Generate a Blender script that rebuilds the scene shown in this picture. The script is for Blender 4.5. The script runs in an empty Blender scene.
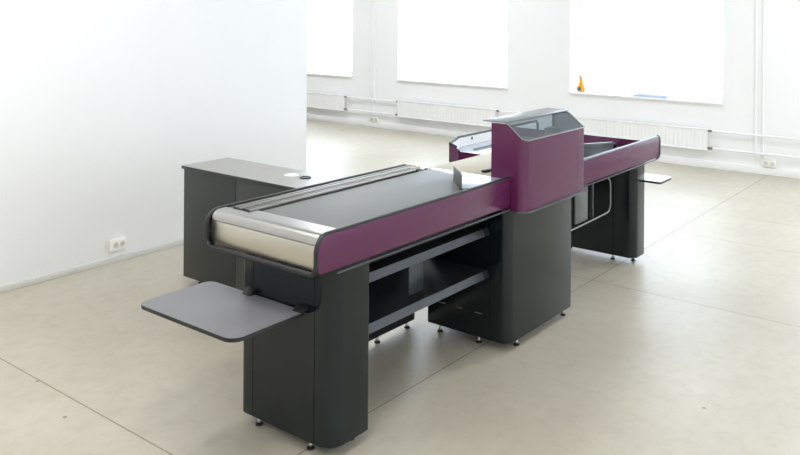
import bpy, bmesh, math, random
from mathutils import Matrix, Vector
random.seed(4)
C = bpy.context.scene.collection
PI = math.pi

# ------------------------------------------------------------------ materials
def s2l(c):
    return tuple(((v/255.)/12.92 if v/255. <= .04045 else ((v/255.+.055)/1.055)**2.4) for v in c)

def mat(name, rgb, rough=.5, metal=0., coat=0., coat_r=.1, spec=.5, noise=0., nscale=20., bump=0., bscale=200., aniso=None):
    m = bpy.data.materials.new(name); m.use_nodes = True
    nt = m.node_tree; b = nt.nodes['Principled BSDF']
    col = (*s2l(rgb), 1)
    b.inputs['Base Color'].default_value = col
    b.inputs['Roughness'].default_value = rough
    b.inputs['Metallic'].default_value = metal
    b.inputs['Specular IOR Level'].default_value = spec
    b.inputs['Coat Weight'].default_value = coat
    b.inputs['Coat Roughness'].default_value = coat_r
    tc = nt.nodes.new('ShaderNodeTexCoord')
    if noise:
        n = nt.nodes.new('ShaderNodeTexNoise'); n.inputs['Scale'].default_value = nscale; n.inputs['Detail'].default_value = 5
        mp = nt.nodes.new('ShaderNodeMapping')
        if aniso: mp.inputs['Scale'].default_value = aniso
        nt.links.new(tc.outputs['Object'], mp.inputs['Vector']); nt.links.new(mp.outputs['Vector'], n.inputs['Vector'])
        r = nt.nodes.new('ShaderNodeMapRange'); r.inputs['To Min'].default_value = 1-noise; r.inputs['To Max'].default_value = 1+noise
        nt.links.new(n.outputs['Fac'], r.inputs['Value'])
        mx = nt.nodes.new('ShaderNodeMix'); mx.data_type = 'RGBA'; mx.blend_type = 'MULTIPLY'; mx.inputs['Factor'].default_value = 1
        mx.inputs['A'].default_value = col
        nt.links.new(r.outputs['Result'], mx.inputs['B'])
        nt.links.new(mx.outputs['Result'], b.inputs['Base Color'])
    if bump:
        n2 = nt.nodes.new('ShaderNodeTexNoise'); n2.inputs['Scale'].default_value = bscale
        nt.links.new(tc.outputs['Object'], n2.inputs['Vector'])
        bp = nt.nodes.new('ShaderNodeBump'); bp.inputs['Strength'].default_value = bump; bp.inputs['Distance'].default_value = .002
        nt.links.new(n2.outputs['Fac'], bp.inputs['Height']); nt.links.new(bp.outputs['Normal'], b.inputs['Normal'])
    return m

M = {}
M['charcoal'] = mat('charcoal_gloss_panel', (20, 28, 29), .16, spec=.38, noise=.04, nscale=5)
M['charcoal2'] = mat('charcoal_cabinet_laminate', (38, 43, 40), .34, noise=.05, nscale=5)
M['black'] = mat('black_sheet_metal', (11, 12, 12), .7, noise=.06, nscale=5)
M['blackplastic'] = mat('black_plastic', (17, 18, 18), .4, noise=.06, nscale=5)
M['rubber'] = mat('dark_grey_rubber', (28, 29, 30), .4, noise=.06, nscale=5)
M['purple'] = mat('aubergine_gloss_panel', (86, 27, 69), .26, spec=.55, coat=0, noise=.03, nscale=5)
M['steel'] = mat('brushed_steel', (172, 171, 168), .28, metal=1, noise=.04, nscale=8, aniso=(2, 60, 60))
M['steelb'] = mat('satin_steel_end_panel', (206, 201, 189), .3, metal=1, noise=.05, nscale=8, aniso=(60, 2, 60))
M['alu'] = mat('anodised_aluminium', (140, 139, 136), .4, metal=1, noise=.04, nscale=10, aniso=(1, 60, 60))
M['lip'] = mat('grey_painted_metal_lip', (88, 92, 97), .3, metal=.6, noise=.05, nscale=20)
M['belt'] = mat('grey_conveyor_belt', (112, 115, 116), .5, spec=.4, noise=.05, nscale=6, aniso=(1, 6, 6), bump=.05, bscale=600)
M['tray'] = mat('light_grey_laminate', (118, 118, 122), .4, noise=.03, nscale=5)
M['worktop'] = mat('warm_grey_worktop', (150, 149, 144), .3, spec=.6, noise=.03, nscale=5)
M['cream'] = mat('cream_laminate', (188, 182, 164), .55, spec=.3, noise=.02, nscale=5)
M['whiteplate'] = mat('polished_white_plate', (178, 186, 200), .22, metal=.25, noise=.02, nscale=5)
M['topplate'] = mat('pale_grey_top_plate', (120, 123, 128), .3, noise=.02, nscale=5)
M['white'] = mat('white_lacquer', (240, 240, 240), .4, noise=.02, nscale=20)
M['offwhite'] = mat('ivory_plastic', (240, 238, 231), .35, noise=.02, nscale=20)
M['hole'] = mat('dark_opening', (40, 36, 32), .6, noise=.05)
M['deflect'] = mat('grey_green_acrylic', (84, 87, 82), .35, noise=.05, nscale=5)
M['lining'] = mat('pale_grey_lining', (160, 164, 172), .5, noise=.03, nscale=5)
M['grey'] = mat('mid_grey_metal', (88, 91, 91), .35, noise=.05, nscale=5)
M['wall'] = mat('white_wall_paint', (242, 242, 243), .75, noise=.012, nscale=1.2, bump=.04, bscale=90)
M['ceil'] = mat('white_ceiling_paint', (246, 246, 246), .8, noise=.01, nscale=2)
M['skirt'] = mat('pale_grey_skirting', (208, 208, 202), .5, noise=.02, nscale=10)
M['radiator'] = mat('white_enamel', (242, 242, 242), .45, noise=.01, nscale=20)
M['brass'] = mat('dull_brass_valve', (150, 142, 128), .35, metal=.8, noise=.05)
M['orange'] = mat('orange_plastic', (236, 158, 30), .35, noise=.08, nscale=15)
M['label'] = mat('blue_yellow_sticker', (96, 124, 120), .5, noise=.3, nscale=5)
M['pinkplastic'] = mat('pale_red_plastic', (226, 150, 130), .4, noise=.05)
M['blue'] = mat('blue_plastic_edge', (182, 192, 214), .4, noise=.05)
M['paleblue'] = mat('pale_blue_sheet', (206, 216, 236), .3, noise=.03)

def glass(name, tint, mixf, rough=.02):
    m = bpy.data.materials.new(name); m.use_nodes = True
    nt = m.node_tree; nt.nodes.clear()
    o = nt.nodes.new('ShaderNodeOutputMaterial'); mx = nt.nodes.new('ShaderNodeMixShader')
    t = nt.nodes.new('ShaderNodeBsdfTransparent'); g = nt.nodes.new('ShaderNodeBsdfGlossy')
    fr = nt.nodes.new('ShaderNodeLayerWeight'); fr.inputs['Blend'].default_value = .5
    pw = nt.nodes.new('ShaderNodeMath'); pw.operation = 'POWER'; pw.inputs[1].default_value = 5
    sm = nt.nodes.new('ShaderNodeMath'); sm.operation = 'MULTIPLY_ADD'; sm.inputs[1].default_value = .92; sm.inputs[2].default_value = .05
    nt.links.new(fr.outputs['Facing'], pw.inputs[0]); nt.links.new(pw.outputs['Value'], sm.inputs[0])
    tc = nt.nodes.new('ShaderNodeTexCoord'); n = nt.nodes.new('ShaderNodeTexNoise'); n.inputs['Scale'].default_value = 3
    cr = nt.nodes.new('ShaderNodeValToRGB')
    cr.color_ramp.elements[0].color = (*[v*.97 for v in tint], 1); cr.color_ramp.elements[1].color = (*tint, 1)
    nt.links.new(tc.outputs['Object'], n.inputs['Vector']); nt.links.new(n.outputs['Fac'], cr.inputs['Fac'])
    nt.links.new(cr.outputs['Color'], t.inputs['Color'])
    g.inputs['Roughness'].default_value = rough
    ad = nt.nodes.new('ShaderNodeMath'); ad.operation = 'MULTIPLY'; ad.inputs[1].default_value = mixf
    nt.links.new(sm.outputs['Value'], ad.inputs[0]); nt.links.new(ad.outputs['Value'], mx.inputs['Fac'])
    nt.links.new(t.outputs['BSDF'], mx.inputs[1]); nt.links.new(g.outputs['BSDF'], mx.inputs[2])
    nt.links.new(mx.outputs['Shader'], o.inputs['Surface'])
    return m
M['pane'] = glass('clear_window_glass', (.97, .98, .98), .8)
M['hood'] = glass('smoked_grey_acrylic', (.60, .67, .71), 1.0)

PITS = [((2.006, 3.792), .010), ((1.904, 3.364), .010), ((3.774, 1.182), .009)]
def floor_mat():
    m = bpy.data.materials.new('polished_concrete'); m.use_nodes = True
    nt = m.node_tree; N = nt.nodes; L = nt.links; b = N['Principled BSDF']
    tc = N.new('ShaderNodeTexCoord')
    def noise(scale, detail, rough=.55, dist=0.):
        n = N.new('ShaderNodeTexNoise'); n.inputs['Scale'].default_value = scale; n.inputs['Detail'].default_value = detail
        n.inputs['Roughness'].default_value = rough; n.inputs['Distortion'].default_value = dist
        L.new(tc.outputs['Object'], n.inputs['Vector']); return n
    def ramp(src, stops):
        r = N.new('ShaderNodeValToRGB'); e = r.color_ramp.elements
        while len(e) < len(stops): e.new(.5)
        for k, (p, c) in enumerate(stops): e[k].position = p; e[k].color = (*c, 1)
        L.new(src, r.inputs['Fac']); return r
    n1 = noise(.9, 6, .6)
    r1 = ramp(n1.outputs['Fac'], [(.3, s2l((174, 167, 151))), (.55, s2l((183, 177, 162))), (.75, s2l((191, 186, 173)))])
    n2 = noise(11, 6, .68)
    r2 = ramp(n2.outputs['Fac'], [(.3, (.90, .89, .87)), (.5, (1, 1, 1)), (.75, (1.05, 1.05, 1.05))])
    mul = N.new('ShaderNodeMix'); mul.data_type = 'RGBA'; mul.blend_type = 'MULTIPLY'; mul.inputs['Factor'].default_value = 1
    L.new(r1.outputs['Color'], mul.inputs['A']); L.new(r2.outputs['Color'], mul.inputs['B'])
    # small dark pits
    def spot(c, r):
        d = N.new('ShaderNodeVectorMath'); d.operation = 'DISTANCE'; L.new(tc.outputs['Object'], d.inputs[0]); d.inputs[1].default_value = (*c, 0)
        l = N.new('ShaderNodeMath'); l.operation = 'LESS_THAN'; L.new(d.outputs['Value'], l.inputs[0]); l.inputs[1].default_value = r
        return l
    pit = None
    for c, r in PITS:
        q = spot(c, r)
        if pit:
            mx = N.new('ShaderNodeMath'); mx.operation = 'MAXIMUM'; L.new(pit.outputs[0], mx.inputs[0]); L.new(q.outputs[0], mx.inputs[1]); q = mx
        pit = q
    # saw-cut joints
    sp = N.new('ShaderNodeSeparateXYZ'); L.new(tc.outputs['Object'], sp.inputs['Vector'])
    wob = noise(1.1, 2)
    def joint(axis, at, w):
        s = N.new('ShaderNodeMath'); s.operation = 'SUBTRACT'; L.new(sp.outputs[axis], s.inputs[0]); s.inputs[1].default_value = at
        a = N.new('ShaderNodeMath'); a.operation = 'ABSOLUTE'; L.new(s.outputs[0], a.inputs[0])
        l = N.new('ShaderNodeMath'); l.operation = 'LESS_THAN'; L.new(a.outputs[0], l.inputs[0]); l.inputs[1].default_value = w
        return l.outputs[0]
    js = [joint('X', 2.014, .0036), joint('X', 5.10, .0036), joint('X', 7.52, .003), joint('X', 6.67, .0025), joint('X', -1.07, .004),
          joint('Y', 2.345, .0036), joint('Y', -.76, .004)]
    acc = js[0]
    for j in js[1:]:
        mx = N.new('ShaderNodeMath'); mx.operation = 'MAXIMUM'; L.new(acc, mx.inputs[0]); L.new(j, mx.inputs[1]); acc = mx.outputs[0]
    mj = N.new('ShaderNodeMix'); mj.data_type = 'RGBA'; L.new(acc, mj.inputs['Factor'])
    L.new(mul.outputs['Result'], mj.inputs['A']); mj.inputs['B'].default_value = (*s2l((132, 118, 96)), 1)
    mp = N.new('ShaderNodeMix'); mp.data_type = 'RGBA'; L.new(pit.outputs[0], mp.inputs['Factor'])
    L.new(mj.outputs['Result'], mp.inputs['A']); mp.inputs['B'].default_value = (*s2l((130, 122, 106)), 1)
    L.new(mp.outputs['Result'], b.inputs['Base Color'])
    n3 = noise(2.2, 4, .55)
    rr = N.new('ShaderNodeMapRange'); rr.inputs['To Min'].default_value = .34; rr.inputs['To Max'].default_value = .48
    L.new(n3.outputs['Fac'], rr.inputs['Value']); L.new(rr.outputs['Result'], b.inputs['Roughness'])
    b.inputs['Specular IOR Level'].default_value = .5
    b.inputs['Coat Weight'].default_value = .12; b.inputs['Coat Roughness'].default_value = .42
    bp = N.new('ShaderNodeBump'); bp.inputs['Strength'].default_value = .05; bp.inputs['Distance'].default_value = .003
    L.new(n2.outputs['Fac'], bp.inputs['Height']); L.new(bp.outputs['Normal'], b.inputs['Normal'])
    return m
M['floor'] = floor_mat()

# ------------------------------------------------------------------ builders
def link(name, me, m, parent=None):
    o = bpy.data.objects.new(name, me); C.objects.link(o)
    if m: me.materials.append(m)
    if parent is not None:
        o.parent = parent
        o.matrix_parent_inverse = Matrix.Translation(-parent.location) if parent.type == 'EMPTY' else Matrix()
    return o

def thing(name, label, cat, loc, group=None):
    o = bpy.data.objects.new(name, None); C.objects.link(o); o.location = loc; o.empty_display_size = .1
    o['label'] = label; o['category'] = cat
    if group: o['group'] = group
    return o
def tag(o, label, cat, group=None):
    o['label'] = label; o['category'] = cat
    if group: o['group'] = group
    return o

class MB:
    def __init__(s): s.bm = bmesh.new()
    def box(s, x0, x1, y0, y1, z0, z1, bev=0., seg=2):
        r = bmesh.ops.create_cube(s.bm, size=1)
        for v in r['verts']:
            v.co = Vector(((x0+x1)/2+v.co.x*(x1-x0), (y0+y1)/2+v.co.y*(y1-y0), (z0+z1)/2+v.co.z*(z1-z0)))
        if bev:
            es = set(e for v in r['verts'] for e in v.link_edges)
            bmesh.ops.bevel(s.bm, geom=list(es), offset=bev, segments=seg, affect='EDGES', profile=.5)
        return s
    def prism(s, pts, axis, a0, a1, bev=0., seg=2):
        """extrude a 2-D outline; axis 'z': pts are (x,y); 'y': (x,z); 'x': (y,z)"""
        def P(p, a):
            return Vector((p[0], p[1], a)) if axis == 'z' else Vector((p[0], a, p[1])) if axis == 'y' else Vector((a, p[0], p[1]))
        A = [s.bm.verts.new(P(p, a0)) for p in pts]; B = [s.bm.verts.new(P(p, a1)) for p in pts]
        n = len(pts); fs = [s.bm.faces.new(A), s.bm.faces.new(B)]
        for i in range(n): fs.append(s.bm.faces.new((A[i], A[(i+1) % n], B[(i+1) % n], B[i])))
        bmesh.ops.recalc_face_normals(s.bm, faces=fs)
        if bev:
            es = set(e for f in fs[:2] for e in f.edges)
            bmesh.ops.bevel(s.bm, geom=list(es), offset=bev, segments=seg, affect='EDGES', profile=.5)
        return s
    def sweep(s, path, prof, closed=False, up=None):
        """sweep a 2-D profile [(a,b)] along a 3-D path"""
        n = len(path); P = [Vector(p) for p in path]; rings = []; prev = None
        for i in range(n):
            if closed: t = P[(i+1) % n]-P[i-1]
            else: t = P[min(i+1, n-1)]-P[max(i-1, 0)]
            t.normalize()
            if prev is None:
                ref = Vector(up) if up else (Vector((0, 0, 1)) if abs(t.z) < .9 else Vector((1, 0, 0)))
                a = t.cross(ref).normalized()
            else:
                a = (prev - t*prev.dot(t)).normalized()
            prev = a; b = t.cross(a)
            rings.append([s.bm.verts.new(P[i]+a*q[0]+b*q[1]) for q in prof])
        k = len(prof)
        for i in range(n if closed else n-1):
            A, B = rings[i], rings[(i+1) % n]
            for j in range(k): s.bm.faces.new((A[j], A[(j+1) % k], B[(j+1) % k], B[j]))
        if not closed:
            s.bm.faces.new(rings[0][::-1]); s.bm.faces.new(rings[-1])
        bmesh.ops.recalc_face_normals(s.bm, faces=s.bm.faces[:])
        return s
    def tube(s, path, r, n=12, closed=False):
        return s.sweep(path, [(r*math.cos(2*PI*i/n), r*math.sin(2*PI*i/n)) for i in range(n)], closed)
    def lathe(s, prof, c, n=24, axis='z'):
        rings = []
        for (r, h) in prof:
            ring = []
            for i in range(n):
                a = 2*PI*i/n; u, v = r*math.cos(a), r*math.sin(a)
                d = Vector((u, v, h)) if axis == 'z' else Vector((u, h, v)) if axis == 'y' else Vector((h, u, v))
                ring.append(s.bm.verts.new(Vector(c)+d))
            rings.append(ring)
        for A, B in zip(rings, rings[1:]):
            for j in range(n): s.bm.faces.new((A[j], A[(j+1) % n], B[(j+1) % n], B[j]))
        s.bm.faces.new(rings[0][::-1]); s.bm.faces.new(rings[-1])
        bmesh.ops.recalc_face_normals(s.bm, faces=s.bm.faces[:])
        return s
    def build(s, name, m, parent=None, smooth=True):
        me = bpy.data.meshes.new(name); s.bm.to_mesh(me); s.bm.free()
        if smooth:
            for p in me.polygons: p.use_smooth = True
            me.set_sharp_from_angle(angle=math.radians(32))
        return link(name, me, m, parent)

def arc(cx, cy, r, a0, a1, n=8):
    return [(cx+r*math.cos(math.radians(a0+(a1-a0)*i/n)), cy+r*math.sin(math.radians(a0+(a1-a0)*i/n))) for i in range(n+1)]
def rrect(x0, x1, y0, y1, r00, r10, r11, r01, n=8):
    """rounded rectangle outline, radii at (x0,y0),(x1,y0),(x1,y1),(x0,y1)"""
    p = []
    for (cx, cy, r, a) in ((x0, y0, r00, 180), (x1, y0, r10, 270), (x1, y1, r11, 0), (x0, y1, r01, 90)):
        if r <= 0: p.append((cx, cy)); continue
        ox = cx+r if cx == x0 else cx-r; oy = cy+r if cy == y0 else cy-r
        p += arc(ox, oy, r, a, a+90, n)
    return p
def struct(o): o['kind'] = 'structure'; return o

# ------------------------------------------------------------------ room shell
XF, YL, XE, ZC = 9.70, 5.16, 5.215, 3.6          # far wall, partition wall face, partition end, ceiling
X0, Y0, Y1 = -4.0, -6.0, 13.5
struct(MB().box(X0, XF, Y0, Y1, -.1, 0).build('floor', M['floor']))
struct(MB().box(X0, XF+.45, Y0-.3, Y1+.3, ZC, ZC+.15).build('ceiling', M['ceil']))
struct(MB().box(X0, XE, YL, YL+.3, 0, ZC, .004).build('wall_left', M['wall']))
struct(MB().box(X0, XE, YL-.012, YL, 0, .042, .003).build('baseboard_left', M['skirt']))
struct(MB().box(X0-.3, X0, Y0-.3, Y1+.3, 0, ZC).build('wall_front', M['wall']))
struct(MB().box(X0, XF+.45, Y1, Y1+.3, 0, ZC).build('wall_rear', M['wall']))

ZS, ZT = .772, 3.05
WIN = [(8.589, 10.51), (5.734, 7.655), (2.852, 4.784)]
SIDE = [(-3.0, -1.0), (.2, 2.2), (3.4, 5.4), (6.6, 8.6)]           # windows of the right-hand wall, beside and behind the camera
def wall_with_holes(name, axis, c0, c1, lo, hi, holes):
    mb = MB(); e = [lo]
    def seg(a, b, z0, z1):
        if axis == 'x': mb.box(c0, c1, a, b, z0, z1)
        else: mb.box(a, b, c0, c1, z0, z1)
    hs = sorted(holes); cur = lo
    for a, b in hs:
        seg(cur, a, 0, ZC); seg(a, b, 0, ZS); seg(a, b, ZT, ZC); cur = b
    seg(cur, hi, 0, ZC)
    return struct(mb.build(name, M['wall'], smooth=False))
wall_with_holes('wall_back', 'x', XF, XF+.45, Y0-.3, Y1, WIN + [(-.03, 1.9)])
wall_with_holes('wall_right', 'y', Y0-.3, Y0, X0, XF, SIDE)
struct(MB().box(XF-.018, XF, Y0, Y1, 0, .085, .004).build('baseboard_back', M['radiator']))

for i, (a, b) in enumerate(WIN + [(-.03, 1.9)]):
    w = bpy.data.objects.new('window_%d' % (i+1), None); C.objects.link(w); w.location = (XF+.3, (a+b)/2, ZS); struct(w)
    xf = XF+.27
    f = MB()
    for (y0, y1, z0, z1) in ((a, a+.05, ZS+.003, ZT), (b-.05, b, ZS+.003, ZT), (a+.0505, b-.0505, ZS+.003, ZS+.05), (a+.0505, b-.0505, ZT-.06, ZT)):
        f.box(xf, xf+.07, y0, y1, z0, z1, .004)
    fo = f.build('window_frame', M['white'], w)
    for (y0, y1) in ((a+.051, b-.051),):
        MB().box(xf+.03, xf+.036, y0, y1, ZS+.0505, ZT-.061).build('window_pane', M['pane'], w)
    MB().box(XF-.03, xf+.07, a+.001, b-.001, ZS-.022, ZS+.002, .004).build('window_sill', M['white'], w)
for i, (a, b) in enumerate(SIDE):
    w = bpy.data.objects.new('window_%d' % (i+5), None); C.objects.link(w); w.location = ((a+b)/2, Y0-.2, ZS); struct(w)
    f = MB()
    for (x0, x1, z0, z1) in ((a, a+.06, ZS, ZT), (b-.06, b, ZS, ZT), (a, b, ZS, ZS+.07), (a, b, ZT-.06, ZT), ((a+b)/2-.03, (a+b)/2+.03, ZS, ZT)):
        f.box(x0, x1, Y0-.22, Y0-.15, z0, z1, .004)
    f.build('window_frame', M['white'], w)
    MB().box(a, b, Y0-.19, Y0-.184, ZS, ZT).build('window_pane', M['pane'], w)

# ------------------------------------------------------------------ levelling foot (shared mesh)
def foot_mesh():
    mb = MB()
    mb.lathe([(.019, 0), (.020, .004), (.018, .010), (.009, .014)], (0, 0, 0), 16)
    return mb
foot_base = foot_mesh(); 
def foot(parent, x, y, h=.05):
    base = MB().lathe([(.016, 0), (.017, .002), (.016, .007), (.009, .012)], (x, y, 0), 16).build('levelling_foot', M['blackplastic'], parent)
    stem = MB().lathe([(.010, .011), (.010, .020), (.0065, .026), (.0065, h+.004)], (x, y, 0), 12)
    # a stem belongs to the foot: merged here as one steel mesh inside the same part
    me = base.data
    bm = bmesh.new(); bm.from_mesh(me)
    n0 = len(bm.faces)
    tmp = bpy.data.meshes.new('tmp'); stem.bm.to_mesh(tmp); stem.bm.free()
    bm.from_mesh(tmp); bm.faces.ensure_lookup_table()
    me.materials.append(M['steel'])
    for f in bm.faces[n0:]: f.material_index = 1; f.smooth = True
    bm.to_mesh(me); bm.free(); bpy.data.meshes.remove(tmp)
    return base
foot_base.bm.free()

# ================================================================== THE CHECKOUT COUNTER
K = thing('checkout_counter', 'long checkout counter with aubergine side panels, grey conveyor belt and charcoal pedestals, standing mid-room',
          'checkout counter', (3.9, 2.5, 0))

# ---- near pedestal
def groove(pts_x, y, w=.0035, d=.006):                       # notch on an x = const face, travelling in -y
    return [(pts_x, y+w/2), (pts_x+d, y+w/2), (pts_x+d, y-w/2), (pts_x, y-w/2)]
def pedestal(x0, x1, y0, y1, z1, r00, r01, seams, r10=.016):
    p = arc(x0+r00, y0+r00, r00, 180, 270, 10)
    p += arc(x1-r10, y0+r10, r10, 270, 360, 6)
    p += arc(x1-.01, y1-.01, .01, 0, 90, 4)
    p += arc(x0+r01, y1-r01, r01, 90, 180, 6)
    for y in sorted(seams, reverse=True): p += groove(x0, y)
    return MB().prism(p, 'z', .05, z1, 0).build('support_pedestal', M['charcoal'], K)
p1 = pedestal(2.362, 2.600, 2.19, 2.732, .776, .075, .03, [2.652, 2.284])
for (x, y) in ((2.398, 2.648), (2.40, 2.338), (2.555, 2.66), (2.56, 2.26)): foot(p1, x, y)

# ---- tower pedestal
SLOTS = ((2.598, .178), (2.482, .176), (2.356, .176))
p2 = pedestal(3.702, 4.436, 2.172, 2.70, .752, .052, .012, [2.285], .006)
for (x, y) in ((3.735, 2.63), (3.745, 2.38), (3.845, 2.203), (4.40, 2.207), (4.40, 2.62)): foot(p2, x, y)
for (y, z) in SLOTS:
    MB().box(3.6985, 3.7035, y-.024, y+.024, z, z+.006, .001).build('service_slot', M['steel'], p2)
MB().prism(rrect(3.702, 4.452, 2.068, 2.70, .075, .02, .01, .01), 'z', .7525, .7605, .002).build('counter_ledge', M['lip'], K)

# ---- far pedestal
p3 = pedestal(5.572, 5.758, 2.238, 2.86, .748, .06, .012, [2.40], .01)
for (x, y) in ((5.64, 2.43), (5.70, 2.30), (5.70, 2.8)): foot(p3, x, y)

# ---- conveyor carcass
MB().box(2.29, 3.700, 2.205, 2.826, .80, .908, .003).build('conveyor_carcass', M['black'], K)
MB().box(2.64, 3.698, 2.30, 2.80, .69, .7995, .003).build('motor_housing', M['black'], K)
# near purple side panel: top front corner rounded
out = [(3.705, .783), (3.705, .930)] + [(x, z) for x, z in arc(2.315, .872, .058, 90, 180, 10)] + arc(2.277, .803, .02, 180, 270, 4)
sp_ = MB().prism(out, 'y', 2.164, 2.184, .002).build('side_panel', M['purple'], K); sp_['label'] = 'aubergine side panel of the conveyor'
outr = [(3.68, .776), (3.68, .925)] + arc(2.315, .868, .058, 90, 180, 10) + arc(2.277, .796, .02, 180, 270, 4)
MB().prism(outr, 'y', 2.829, 2.844, .002).build('rear_panel', M['charcoal'], K)
# rubber bumper rim round both cheeks and across the end
pa = []
yN, yR, zb, zt, xf = 2.174, 2.838, .777, .930, 2.256
zq = .924
pa += [(3.703, yN, zt), (3.2, yN, zt), (2.7, yN, zt)]
pa += [(x, yN, z) for x, z in arc(xf+.065, zt-.065, .065, 90, 180, 10)]
pa += [(xf, yN, zt-.085)]
pa += [(xf, y, z) for y, z in arc(yN+.038, zb+.038, .038, 180, 270, 8)]
pa += [(xf, 2.4, zb), (xf, 2.6, zb)]
pa += [(xf, y, z) for y, z in arc(yR-.038, zb+.038, .038, 270, 360, 8)]
pa += [(xf, yR, zq-.085)]
pa += [(x, yR, z) for x, z in reversed(arc(xf+.065, zq-.065, .065, 90, 180, 10))]
pa += [(2.7, yR, zq), (3.2, yR, zq-.002), (3.665, yR, zq-.004)]
prof = [(  .0098*math.copysign(abs(math.cos(t))**.6, math.cos(t)), .0098*math.copysign(abs(math.sin(t))**.6, math.sin(t))) for t in [2*PI*i/16 for i in range(16)]]
MB().sweep(pa, prof).build('rubber_rim', M['rubber'], K)
# steel end
MB().box(2.272, 2.29, 2.193, 2.825, .790, .888, .002).build('end_panel', M['steelb'], K)
rp = [(2.272, .8905)] + arc(2.272+.040, .8905, .0395, 180, 90, 8)[1:] + [(2.398, .930), (2.398, .924), (2.312, .924), (2.29, .908), (2.285, .8905)]
rq = [q for q in rp if q[0] < 2.33] ; rq = [(2.272, .8905)] + arc(2.312, .8905, .0395, 180, 90, 8)[1:] + [(2.352, .930), (2.352, .924), (2.312, .924), (2.29, .908), (2.285, .8905)]
MB().prism(rp, 'y', 2.193, 2.672, .0).prism(rq, 'y', 2.6725, 2.822, .0).build('end_roller_cover', M['steel'], K)
# recessed dark corner block at the head of the rails
MB().box(2.354, 2.46, 2.792, 2.824, .9085, .926, .004).build('rail_end_block', M['grey'], K)
# belt
bp_ = [(2.400, 2.197), (3.335, 2.197), (3.478, 2.368), (3.600, 2.400), (3.655, 2.658), (2.400, 2.658)]
MB().prism(bp_, 'z', .909, .9255, .002).build('conveyor_belt', M['belt'], K)
# aluminium guide rails
def rail(y0, y1, x1, z0, z1):
    w = y1-y0
    pr = [(y0, z0), (y0, z1-.006), (y0+.004, z1), (y0+w*.36, z1), (y0+w*.40, z1-.007), (y0+w*.60, z1-.007), (y0+w*.64, z1), (y1-.004, z1), (y1, z1-.006), (y1, z0)]
    o = MB().prism(pr, 'x', 2.362, x1).build('guide_rail', M['alu'], K)
    MB().box(x1, x1+.016, y0+.002, y1-.002, z0, z1-.002, .003).build('end_cap', M['rubber'], o)
    return o
rail(2.676, 2.714, 3.56, .9095, .937)
rail(2.738, 2.788, 3.63, .9095, .937)
MB().box(2.40, 3.62, 2.7155, 2.7365, .9095, .922).build('rail_channel', M['blackplastic'], K)
MB().box(3.585, 3.66, 2.722, 2.79, .9095, .932, .006).build('rail_bracket', M['cream'], K)
# transfer plate, deflector, cream worktop
MB().prism([(3.340, 2.197), (3.704, 2.197), (3.704, 2.66), (3.660, 2.66), (3.604, 2.396), (3.482, 2.365)], 'z', .909, .9245, .001).build('transfer_plate', M['whiteplate'], K)
MB().lathe([(.011, 0), (.011, .010), (.007, .014)], (3.672, 2.69, .9085), 14).build('hinge_knob', M['rubber'], K)
dd = Vector((-.118, -.118, 0)).normalized(); dn = Vector((-dd.y, dd.x, 0))
mb = MB()
L_ = .195; hgt = .076
o2 = [(0, 0), (L_, 0)] + [(L_-.02+.02*math.cos(math.radians(a)), hgt-.02+.02*math.sin(math.radians(a))) for a in (0, 30, 60, 90)] + [(0, hgt)]
mb.prism(o2, 'y', -.004, .004, .0015)
for v in mb.bm.verts:
    q = v.co.copy(); v.co = Vector((3.482, 2.372, .9262)) + dd*q.x + dn*q.y + Vector((0, 0, q.z))
df = mb.build('goods_deflector', M['deflect'], K)
MB().box(3.322, 3.372, 2.205, 2.235, .9258, .931, .001).build('deflector_foot', M['rubber'], df)
MB().box(3.706, 4.50, 2.285, 2.738, .762, .9075, .003).build('cashier_worktop', M['cream'], K)
MB().box(3.84, 3.97, 2.40, 2.432, .9078, .921, .002).build('scanner_bar', M['blackplastic'], K)
# thin metal rail under the side panel
MB().box(2.36, 3.70, 2.155, 2.1635, .766, .773, .002).build('bumper_rail', M['lip'], K)
for x in (2.95, 3.4): pass

# ---- shelves below the belt
for (z, yl) in ((.616, 2.286), (.390, 2.286)):
    sh = MB().box(2.629, 3.70, yl+.018, 2.80, z+.018, z+.030).build('storage_shelf', M['black'], K)
    pr = [(yl, z), (yl+.004, z-.003), (yl+.022, z+.028), (yl+.020, z+.034), (yl+.016, z+.034)]
    lp = MB().prism(pr, 'x', 2.63, 3.650).build('shelf_lip', M['lip'], sh); lp['label'] = 'pale slanted metal front lip'
    MB().prism(pr, 'x', 3.6505, 3.70).build('lip_end', M['black'], sh)
MB().box(3.125, 3.243, 2.388, 2.394, .4205, .6335, .001).build('shelf_bracket', M['lip'], K)
bkp = MB().box(2.64, 3.722, 2.802, 2.816, .032, .79, .002).build('back_panel', M['black'], K)
for x in (2.70, 3.395, 3.660): foot(bkp, x, 2.809, .034)

# ---- tower
tw_y0, tw_y1, tx0, tx1 = 2.082, 2.285, 3.706, 4.420
zb, zf, ztp = .7610, 1.128, 1.212
slope = [(2.195, 1.2115), (2.180, 1.203), (2.150, 1.180), (2.118, 1.153), (2.100, 1.140), (tw_y0, zf)]
# left cheek (rounded into the front panel)
mb = MB()
pl = []
r = .05
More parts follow.
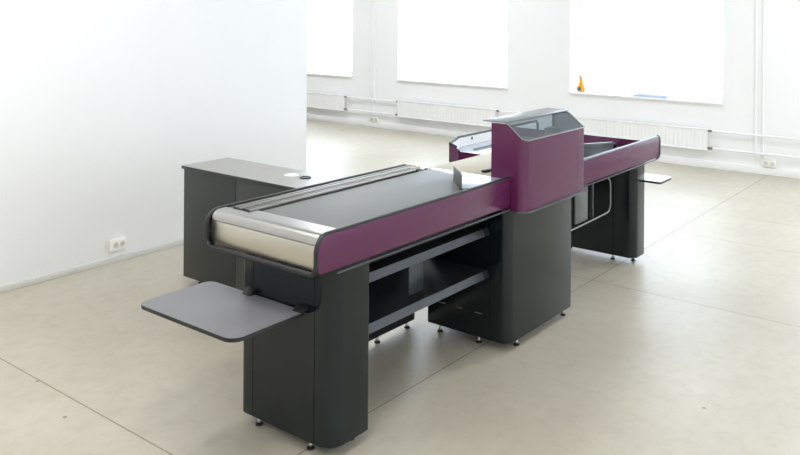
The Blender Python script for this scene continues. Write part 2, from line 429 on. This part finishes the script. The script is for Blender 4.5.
# plan path of the purple skin: back-left -> left -> rounded -> front -> right
plan = [(tx0, tw_y1), (tx0, tw_y1-.05), (tx0, 2.195), (tx0, 2.18), (tx0, 2.15)] + arc(tx0+r, tw_y0+r, r, 180, 270, 10) + [(4.0, tw_y0), (4.2, tw_y0)] + arc(tx1-.02, tw_y0+.02, .02, 270, 360, 6) + [(tx1, 2.118), (tx1, 2.15), (tx1, 2.18), (tx1, 2.195), (tx1, tw_y1)]
def topz(y):
    s = sorted(slope)
    if y >= s[-1][0]: return s[-1][1]
    if y <= s[0][0]: return s[0][1]
    for (a, za), (b, zz) in zip(s, s[1:]):
        if a <= y <= b: return za+(zz-za)*(y-a)/(b-a)
def inner(i):
    a = Vector(plan[max(i-1, 0)]); b = Vector(plan[min(i+1, len(plan)-1)]); t = (b-a).normalized(); n = Vector((-t.y, t.x))
    q = Vector(plan[i])+n*.012; return q
ob, ot, ib, it = [], [], [], []
for i, (x, y) in enumerate(plan):
    q = inner(i); z = topz(y)
    ob.append(mb.bm.verts.new((x, y, zb))); ot.append(mb.bm.verts.new((x, y, z)))
    ib.append(mb.bm.verts.new((q.x, q.y, zb))); it.append(mb.bm.verts.new((q.x, q.y, z)))
for i in range(len(plan)-1):
    mb.bm.faces.new((ob[i], ob[i+1], ot[i+1], ot[i])); mb.bm.faces.new((ib[i+1], ib[i], it[i], it[i+1]))
    mb.bm.faces.new((ot[i], ot[i+1], it[i+1], it[i])); mb.bm.faces.new((ob[i+1], ob[i], ib[i], ib[i+1]))
for i in (0, -1): mb.bm.faces.new((ob[i], ot[i], it[i], ib[i]))
bmesh.ops.recalc_face_normals(mb.bm, faces=mb.bm.faces[:])
tw = mb.build('screen_tower', M['purple'], K); tw['label'] = 'tall aubergine tower with a smoked sloping hood'
# inner lining of the right cheek and low rear board
ln = [(2.098, .95), (2.098, 1.118)] + [(y, z-.006) for y, z in slope[::-1][1:-1]] + [(2.195, 1.205), (2.283, 1.205), (2.283, .95)]
MB().prism(ln, 'x', 4.398, 4.4065).build('cheek_lining', M['lining'], tw)
MB().box(3.72, 4.383, 2.266, 2.282, .9085, 1.07, .002).build('rear_board', M['lining'], tw)
MB().box(4.25, 4.33, 2.17, 2.262, .93, 1.13, .006).build('cable_box', M['grey'], tw)
MB().box(4.384, 4.3975, 2.264, 2.280, .95, 1.2045, .001).build('hood_post', M['blackplastic'], tw)
# white edge strip and black seal along the left slope
es = [(tx0+.004, y, z+.003) for y, z in slope[:-1]] + [(tx0+.018, 2.094, 1.137), (tx0+.05, 2.083, zf+.003), (4.2, 2.083, zf+.003), (tx1-.01, 2.083, zf+.003)]
MB().tube(es, .0028, 8).build('edge_strip', M['steel'], tw)
# smoked hood
mb = MB(); A = []; B = []
hs = [(2.2, 1.2125)] + slope[1:]
hs = [(y, z+.004) for y, z in hs]
rows = []
for (y, z) in hs:
    xl = tx0+.006 if y > 2.13 else tx0+.006+(2.13-y)*.7
    rows.append([mb.bm.verts.new((xl+(tx1-xl)*k/8, y, z)) for k in range(9)])
for a, b in zip(rows, rows[1:]):
    for k in range(8): mb.bm.faces.new((a[k], a[k+1], b[k+1], b[k]))
bmesh.ops.recalc_face_normals(mb.bm, faces=mb.bm.faces[:])
bmesh.ops.solidify(mb.bm, geom=mb.bm.faces[:], thickness=.004)
MB_h = mb.build('smoked_hood', M['hood'], tw); MB_h['label'] = 'smoked transparent hood'
MB().box(3.700, 4.434, 2.192, 2.336, 1.2175, 1.2245, .0025).build('top_plate', M['topplate'], tw)
# handle loop seen through the hood
hp = [(3.86, 2.235, 1.13)] + [(x, 2.235, z) for x, z in arc(4.12-.02, 1.165, .02, 90, 0, 6)] + [(4.12, 2.235, 1.10)]
hp = [(3.80, 2.235, 1.185), (3.95, 2.235, 1.185)] + [(x, 2.235, z) for x, z in arc(4.10, 1.160, .025, 90, 0, 6)] + [(4.125, 2.235, 1.107)]
MB().tube(hp, .007, 10).build('screen_handle', M['rubber'], tw)

# ---- packing bin beyond the tower
zfl, zw0, zr = .800, .752, .866
outl = [(4.70, 2.742), (4.70, 3.15), (4.742, 3.262), (5.01, 3.372), (5.80, 3.372), (5.80, 2.188), (4.424, 2.188), (4.424, 2.742)]
MB().prism(outl, 'z', zfl-.012, zfl, .0).build('bin_floor', M['whiteplate'], K)
def wallseg(name, a, b, t, z0, z1, m, parent=K, z1b=None):
    a, b = Vector(a), Vector(b); d = (b-a).normalized(); n = Vector((-d.y, d.x))*t
    mb = MB(); q = [a, b, b+n, a+n]; zz = [z1, z1b or z1, z1b or z1, z1]
    lo = [mb.bm.verts.new((p.x, p.y, z0)) for p in q]; hi = [mb.bm.verts.new((p.x, p.y, z)) for p, z in zip(q, zz)]
    mb.bm.faces.new(lo[::-1]); mb.bm.faces.new(hi)
    for i in range(4): mb.bm.faces.new((lo[i], lo[(i+1) % 4], hi[(i+1) % 4], hi[i]))
    bmesh.ops.recalc_face_normals(mb.bm, faces=mb.bm.faces[:])
    return mb.build(name, m, parent)
# lining (white) inside, aubergine outside; each wall one part
b1 = wallseg('bin_end_wall', (4.70, 2.742), (4.70, 3.15), .012, zw0-.012, .832, M['purple'])
b2 = wallseg('bin_corner_wall', (4.70, 3.151), (4.742, 3.262), .012, zw0-.012, .838, M['purple'], z1b=zr)
b3 = wallseg('bin_rear_wall', (4.744, 3.264), (5.01, 3.374), .010, zw0, zr, M['purple'])
wallseg('wall_lining', (4.760, 3.258), (5.014, 3.3625), .006, zfl, zr-.001, M['white'], b3)
b4 = wallseg('bin_rear_wall', (5.012, 3.374), (5.80, 3.374), .010, zw0, zr, M['purple'])
wallseg('wall_lining', (5.02, 3.366), (5.78, 3.366), .006, zfl, zr-.001, M['white'], b4)
MB().lathe([(.012, 0), (.012, .004), (.006, .006)], (5.18, 3.365, .845), 14, 'y').build('cable_hole', M['blackplastic'], b4)
wallseg('bin_end_wall', (5.788, 2.188), (5.788, 3.372), -.012, zw0, zr, M['purple'])
MB().tube([(4.72, 3.20, zr-.012), (4.742, 3.266, zr+.003), (5.01, 3.379, zr+.004), (5.4, 3.379, zr+.004), (5.79, 3.379, zr+.004)], .010, 10).build('bin_rim', M['rubber'], K)
MB().tube([(4.95, 3.20, zfl+.008), (5.2, 3.20, zfl+.008), (5.45, 3.20, zfl+.008)], .006, 8).build('bin_rail', M['grey'], K)
MB().box(4.704, 4.712, 2.95, 3.12, zw0-.022, zw0-.013, .001).build('bin_bracket', M['blackplastic'], K)
# far front panel
fo = [(4.421, .748)] + arc(5.870-.03, .748+.03, .03, 270, 360, 5) + arc(5.870-.03, .899-.03, .03, 0, 90, 5) + [(4.421, .899)]
fp = MB().prism(fo, 'y', 2.170, 2.187, .002).build('side_panel', M['purple'], K); fp['label'] = 'aubergine side panel of the packing end'
MB().sweep([(4.422, 2.178, .901), (5.0, 2.178, .901), (5.83, 2.178, .901)] , [(.011*math.cos(2*PI*i/12), .006*math.sin(2*PI*i/12)) for i in range(12)]).build('panel_top_trim', M['lip'], fp)
ed = [(x, 2.178, z) for x, z in [(5.83, .745)] + arc(5.874-.03, .748+.03, .03, 285, 360, 5) + arc(5.874-.03, .899-.03, .03, 0, 85, 5)]
MB().tube(ed, .0115, 8).build('panel_end_trim', M['rubber'], fp)
MB().box(4.46, 5.80, 2.160, 2.1685, .738, .7455, .002).build('bumper_rail', M['lip'], K)
# diverter board inside the bin
mb = MB()
dv = [(5.18, .802), (5.70, .802), (5.70, .848), (5.18, .898)]
mb.prism(dv, 'y', 2.455, 2.475, .002)
MB_d = mb.build('diverter_board', M['grey'], K)
MB().box(5.702, 5.74, 2.445, 2.485, .802, .836, .004).build('diverter_hinge', M['blackplastic'], MB_d)

# ---- hanging panel and bag loop under the packing end
MB().prism(rrect(4.535, 4.708, .512, .7455, .012, .012, .002, .002, 4), 'y', 2.196, 2.204, .001).build('hanging_panel', M['grey'], K)
MB().box(4.772, 4.784, 2.192, 2.206, .508, .7455, .001).build('loop_post', M['lip'], K)
lp = [(4.445, 2.18, .500), (4.70, 2.18, .502), (4.93, 2.18, .506)] + [(x, 2.18, z) for x, z in arc(4.962, .562, .055, 280, 360, 6)] + [(x, 2.18, z) for x, z in arc(4.952, .670, .065, 0, 90, 6)] + [(4.75, 2.18, .735), (4.60, 2.18, .735)]
MB().tube(lp, .0043, 10).build('bag_loop', M['alu'], K)

# ---- trays
def tray(x0, x1, y0, y1, z, r, m, rr):
    t = MB().prism(rrect(x0, x1, y0, y1, *rr), 'z', z-.016, z-.0015, .0).build('bag_tray', M['rubber'], K)
    MB().prism(rrect(x0+.001, x1-.001, y0+.001, y1-.001, *rr), 'z', z-.0012, z, .0).build('tray_top', m, t)
    return t
tr = tray(1.972, 2.353, 2.325, 2.93, .582, .05, M['tray'], (.055, .012, .045, .045))
tr['label'] = 'pale grey rounded bag tray on the near end'
for y in (2.318, 2.628):
    mb = MB()
    mb.prism([(2.322, .5825), (2.361, .5825), (2.361, .606), (2.350, .604)], 'y', y-.0, y+.055, .002)
    mb.build('tray_bracket', M['blackplastic'], tr)
t2 = tray(5.79, 6.05, 2.135, 2.44, .578, .04, M['white'], (.02, .045, .045, .02))
t2['label'] = 'white rounded bag tray on the far end'
MB().box(5.745, 5.80, 2.28, 2.34, .535, .5615, .002).build('tray_bracket', M['blackplastic'], t2)

# ================================================================== side cabinet
S = thing('side_cabinet', 'low charcoal cabinet with warm grey top, standing behind the conveyor near the left wall', 'cabinet', (3.5, 3.85, 0))
cy1, cy0 = 4.385, 3.30
mb = MB().box(3.312, 3.66, cy0, cy1, .06, .764, .002)
body = mb.build('cabinet_body', M['black'], S)
MB().box(3.300, 3.3115, 3.8725, cy1, .06, .764, .0015).build('front_panel', M['charcoal2'], S)
MB().box(3.300, 3.3115, cy0, 3.8685, .06, .764, .0015).build('front_panel', M['charcoal2'], S)
wt = MB().box(3.288, 3.675, cy0-.012, cy1+.012, .7645, .7835, .002).build('worktop', M['charcoal2'], S)
MB().box(3.289, 3.674, cy0-.011, cy1+.011, .7837, .7852, .0).build('worktop_surface', M['worktop'], wt)['label'] = 'warm grey laminate top'
MB().lathe([(.046, 0), (.046, .002), (.042, .0035)], (3.53, 3.62, .7853), 28).build('cable_cover', M['offwhite'], S)['label'] = 'round white cover in the worktop'
MB().lathe([(.036, 0), (.036, .004), (.031, .006), (.028, .003)], (3.525, 3.495, .7853), 28).build('cable_grommet', M['blackplastic'], S)['label'] = 'round black cable grommet'
for (x, y) in ((3.395, 4.325), (3.60, 4.325), (3.395, 3.36), (3.60, 3.36)): foot(S, x, y, .06)

# ================================================================== sockets
def socket(label, loc, normal):
    t = thing('wall_socket', label, 'socket', loc)
    x, y, z = loc
    if normal == 'y':
        pl = MB().box(x-.058, x+.058, y-.030, y-.0005, z-.040, z+.040, .006).build('housing', M['offwhite'], t)
        for k in (-.027, .027):
            w = MB().lathe([(.020, 0), (.020, .003), (.017, .004), (.016, .0015)], (x+k, y-.034, z+.004), 18, 'y').build('outlet', M['skirt'], pl)
            MB().box(x+k-.010, x+k-.005, y-.0352, y-.033, z+.001, z+.006).build('pin_hole', M['hole'], pl)
            MB().box(x+k+.005, x+k+.010, y-.0352, y-.033, z+.001, z+.006).build('pin_hole', M['hole'], pl)
    else:
        pl = MB().box(x-.030, x-.0005, y-.075, y+.075, z-.040, z+.040, .006).build('housing', M['offwhite'], t)
        for k in (-.034, .034):
            MB().lathe([(.024, 0), (.024, .003), (.020, .004), (.019, .0015)], (x-.034, y+k, z+.004), 18, 'x').build('outlet', M['skirt'], pl)
    return t
socket('double wall socket low on the left wall', (3.305, YL, .128), 'y')
socket('double wall socket below the pipes right of the right radiator', (XF-.0, 2.335, .105+.025), 'x')
socket('double wall socket below the pipes between the two left radiators', (XF-.0, 8.10, .092+.03), 'x')

# ================================================================== radiators, pipes
def radiator(y0, y1, label, valves):
    t = thing('radiator', label, 'radiator', (XF-.06, (y0+y1)/2, .21), 'panel radiators under the windows')
    pitch = .05; prf = []
    n = int(round((y1-y0)/pitch)); pitch = (y1-y0)/n
    for i in range(n):
        a = y0+i*pitch
        prf += [(a, 0), (a+pitch*.18, 0), (a+pitch*.32, -.0035), (a+pitch*.86, -.0035)]
    prf.append((y1, 0))
    xb = XF-.075
    pts = [(xb+q[1], q[0]) for q in prf] + [(xb+.014, y1), (xb+.014, y0)]
    MB().prism(pts, 'z', .225, .452, 0).build('front_panel', M['radiator'], t)
    MB().box(xb+.016, XF-.03, y0+.01, y1-.01, .225, .448).build('convector_fins', M['radiator'], t)
    MB().box(xb-.011, XF-.028, y0, y1, .4525, .462, .002).build('top_grille', M['radiator'], t)
    MB().box(xb-.011, XF-.028, y0, y1, .213, .2245, .002).build('bottom_edge', M['radiator'], t)
    for y in (y0+.2, y1-.2): MB().box(XF-.0295, XF+.001, y-.02, y+.02, .25, .43).build('wall_bracket', M['radiator'], t)
    for (y, s) in valves:
        MB().tube([(XF-.05, y, .44), (XF-.05, y+s*.045, .44)], .013, 10).build('valve', M['brass'], t)
        MB().tube([(XF-.05, y, .24), (XF-.05, y+s*.05, .24)], .017, 10).build('valve', M['brass'], t)
    return t
radiator(8.70, 10.42, 'white panel radiator under the leftmost window, partly behind the wall end', [(8.699, -1)])
radiator(5.87, 7.60, 'white panel radiator under the middle window', [(7.601, 1), (5.869, -1)])
radiator(3.00, 4.74, 'white ribbed radiator under the right window behind the packing end', [(2.999, -1)])
def pipe(label, pts, r=.011, m='radiator'):
    o = MB().tube(pts, r, 10).build('heating_pipe', M[m])
    if pts[0][2] == pts[-1][2]:                                  # level runs sit on clips screwed to the wall
        a, b = pts[0][1], pts[-1][1]
        for t in (.25, .75):
            y = a+(b-a)*t; MB().box(pts[0][0]+.004, XF+.001, y-.01, y+.01, pts[0][2]-.012, pts[0][2]+.012, .002).build('pipe_clip', M[m], o)
    return tag(o, label, 'pipe', 'heating pipes on the far wall')
xp = XF-.05
pipe('upper horizontal pipe between the left and middle radiators', [(xp, 7.647, .44), (xp, 8.652, .44)])
pipe('lower horizontal pipe between the left and middle radiators', [(xp, 7.652, .24), (xp, 8.647, .24)])
pipe('upper horizontal pipe running right from the right radiator', [(xp, -3.5, .44), (xp, 1, .44), (xp, 2.953, .44)])
pipe('lower horizontal pipe running right from the right radiator', [(xp, -3.5, .24), (xp, 1, .24), (xp, 2.948, .24)])
pipe('upper horizontal pipe between the middle and right radiators', [(xp, 4.742, .44), (xp, 5.823, .44)])
pipe('lower horizontal pipe between the middle and right radiators', [(xp, 4.742, .24), (xp, 5.818, .24)])
xr = XF-.0122
pipe('left of the two white risers between the left and middle windows', [(xr, 8.215, .0855), (xr, 8.215, 1.8), (xr, 8.215, ZC-.001)], .012)
pipe('right of the two white risers between the left and middle windows', [(xr, 8.105, .163), (xr, 8.105, 1.8), (xr, 8.105, ZC-.001)], .012)
pipe('left of the two white risers right of the right window', [(xr, 2.485, .19), (xr, 2.485, 1.8), (xr, 2.485, ZC-.001)], .012)
pipe('right of the two white risers right of the right window', [(xr, 2.405, .19), (xr, 2.405, 1.8), (xr, 2.405, ZC-.001)], .012)

# ================================================================== things on the right window sill
B = thing('spray_bottle', 'orange cleaning spray bottle at left end of the right window sill', 'spray bottle', (XF+.06, 4.665, ZS+.002))
bx, by, bz = XF+.06, 4.655, ZS+.0025
bd = MB().lathe([(.040, 0), (.044, .006), (.044, .055), (.038, .085), (.026, .115), (.019, .150), (.015, .165), (.015, .178)], (0, 0, 0), 24)
for v in bd.bm.verts: v.co = Vector((bx+v.co.x*.75, by+v.co.y*1.1, bz+v.co.z))
bo = bd.build('bottle_body', M['orange'], B)
MB().box(bx-.034, bx-.0325, by-.014, by+.045, bz+.018, bz+.065, .001).build('sticker', M['label'], bo)
MB().lathe([(.018, 0), (.018, .018), (.013, .022)], (bx, by, bz+.1785), 18).build('screw_collar', M['pinkplastic'], B)
MB().prism([(by-.018, bz+.200), (by+.018, bz+.200), (by+.034, bz+.218), (by+.052, bz+.236), (by+.052, bz+.246), (by-.006, bz+.242), (by-.022, bz+.228)], 'x', bx-.011, bx+.011, .003).build('spray_head', M['offwhite'], B)
MB().prism([(by+.020, bz+.200), (by+.030, bz+.214), (by+.042, bz+.182), (by+.036, bz+.180)], 'x', bx-.005, bx+.005, .001).build('trigger', M['pinkplastic'], B)

F = thing('plastic_tray', 'flat pale blue tray with dark blue edges lying on the right window sill', 'tray', (XF+.06, 3.72, ZS+.002))
fz = ZS+.0025
MB().box(XF-.01, XF+.13, 3.50, 3.93, fz, fz+.006, .001).build('tray_base', M['paleblue'], F)
for (x0, x1, y0, y1) in ((XF-.01, XF-.004, 3.50, 3.93), (XF+.124, XF+.13, 3.50, 3.93)):
    MB().box(x0, x1, y0, y1, fz+.0062, fz+.020, .001).build('tray_edge', M['blue'], F)
MB().box(XF-.0035, XF+.1235, 3.50, 3.512, fz+.0062, fz+.026, .001).build('tray_edge', M['blue'], F)

# ================================================================== light
W = bpy.data.worlds.new('sky'); bpy.context.scene.world = W; W.use_nodes = True
nt = W.node_tree; bg = nt.nodes['Background']
tc = nt.nodes.new('ShaderNodeTexCoord'); sx = nt.nodes.new('ShaderNodeSeparateXYZ'); cr = nt.nodes.new('ShaderNodeValToRGB')
nt.links.new(tc.outputs['Generated'], sx.inputs['Vector']); nt.links.new(sx.outputs['Z'], cr.inputs['Fac'])
cr.color_ramp.elements[0].color = (.80, .895, 1, 1); cr.color_ramp.elements[1].color = (.76, .87, 1, 1)
nt.links.new(cr.outputs['Color'], bg.inputs['Color']); bg.inputs['Strength'].default_value = 5.6

def area(name, loc, rot, sx_, sy_, power, col, portal=False):
    l = bpy.data.lights.new(name, 'AREA'); l.shape = 'RECTANGLE'; l.size = sx_; l.size_y = sy_; l.energy = power; l.color = col
    if portal: l.cycles.is_portal = True
    o = bpy.data.objects.new(name, l); C.objects.link(o); o.location = loc; o.rotation_euler = rot; return o
for (a, b) in WIN + [(-.03, 1.9)]:
    area('window_portal', (XF+.36, (a+b)/2, (ZS+ZT)/2), (0, PI/2, 0), ZT-ZS, b-a, 1, (1, 1, 1), True)
for (a, b) in SIDE:
    area('window_portal', ((a+b)/2, Y0-.26, (ZS+ZT)/2), (PI/2, 0, 0), b-a, ZT-ZS, 1, (1, 1, 1), True)
# ceiling luminaires
for (x, y) in ((-1.2, -2.2), (1.8, -2.2), (4.8, -2.2), (-1.2, 1.2), (1.6, 1.6), (-1.2, 3.8), (1.8, 4.0), (7.4, 1.0), (7.4, 6.5), (7.4, 10)):
    area('ceiling_lamp', (x, y, ZC-.03), (0, 0, 0), 1.5, .5, 50 if x > 6 else 29, (.97, .985, 1) if x > 6 else (1, .985, .96))

# ================================================================== camera
f_px, cy_px, yaw, roll = 808.892, 12.118, math.radians(38.162), math.radians(-.4)
fwd = Vector((math.cos(yaw), math.sin(yaw), 0)); right = Vector((math.sin(yaw), -math.cos(yaw), 0)); down = Vector((0, 0, -1))
r2 = math.cos(roll)*right + math.sin(roll)*down; d2 = math.cos(roll)*down - math.sin(roll)*right
cam = bpy.data.cameras.new('camera'); co = bpy.data.objects.new('camera', cam); C.objects.link(co)
cam.sensor_fit = 'HORIZONTAL'; cam.sensor_width = 36; cam.lens = f_px/800*36
cam.shift_x = 0; cam.shift_y = -(227.5-cy_px)/800
mw = Matrix((r2, -d2, -fwd)).transposed().to_4x4(); mw.translation = (0, 0, 1.8)
co.matrix_world = mw
bpy.context.scene.camera = co
sc = bpy.context.scene
sc.view_settings.view_transform = 'Standard'; sc.view_settings.look = 'None'; sc.view_settings.gamma = 1
sc.view_settings.use_curve_mapping = False; sc.view_settings.exposure = 0.2
sc.cycles.max_bounces = 10; sc.cycles.diffuse_bounces = 6; sc.cycles.transparent_max_bounces = 12
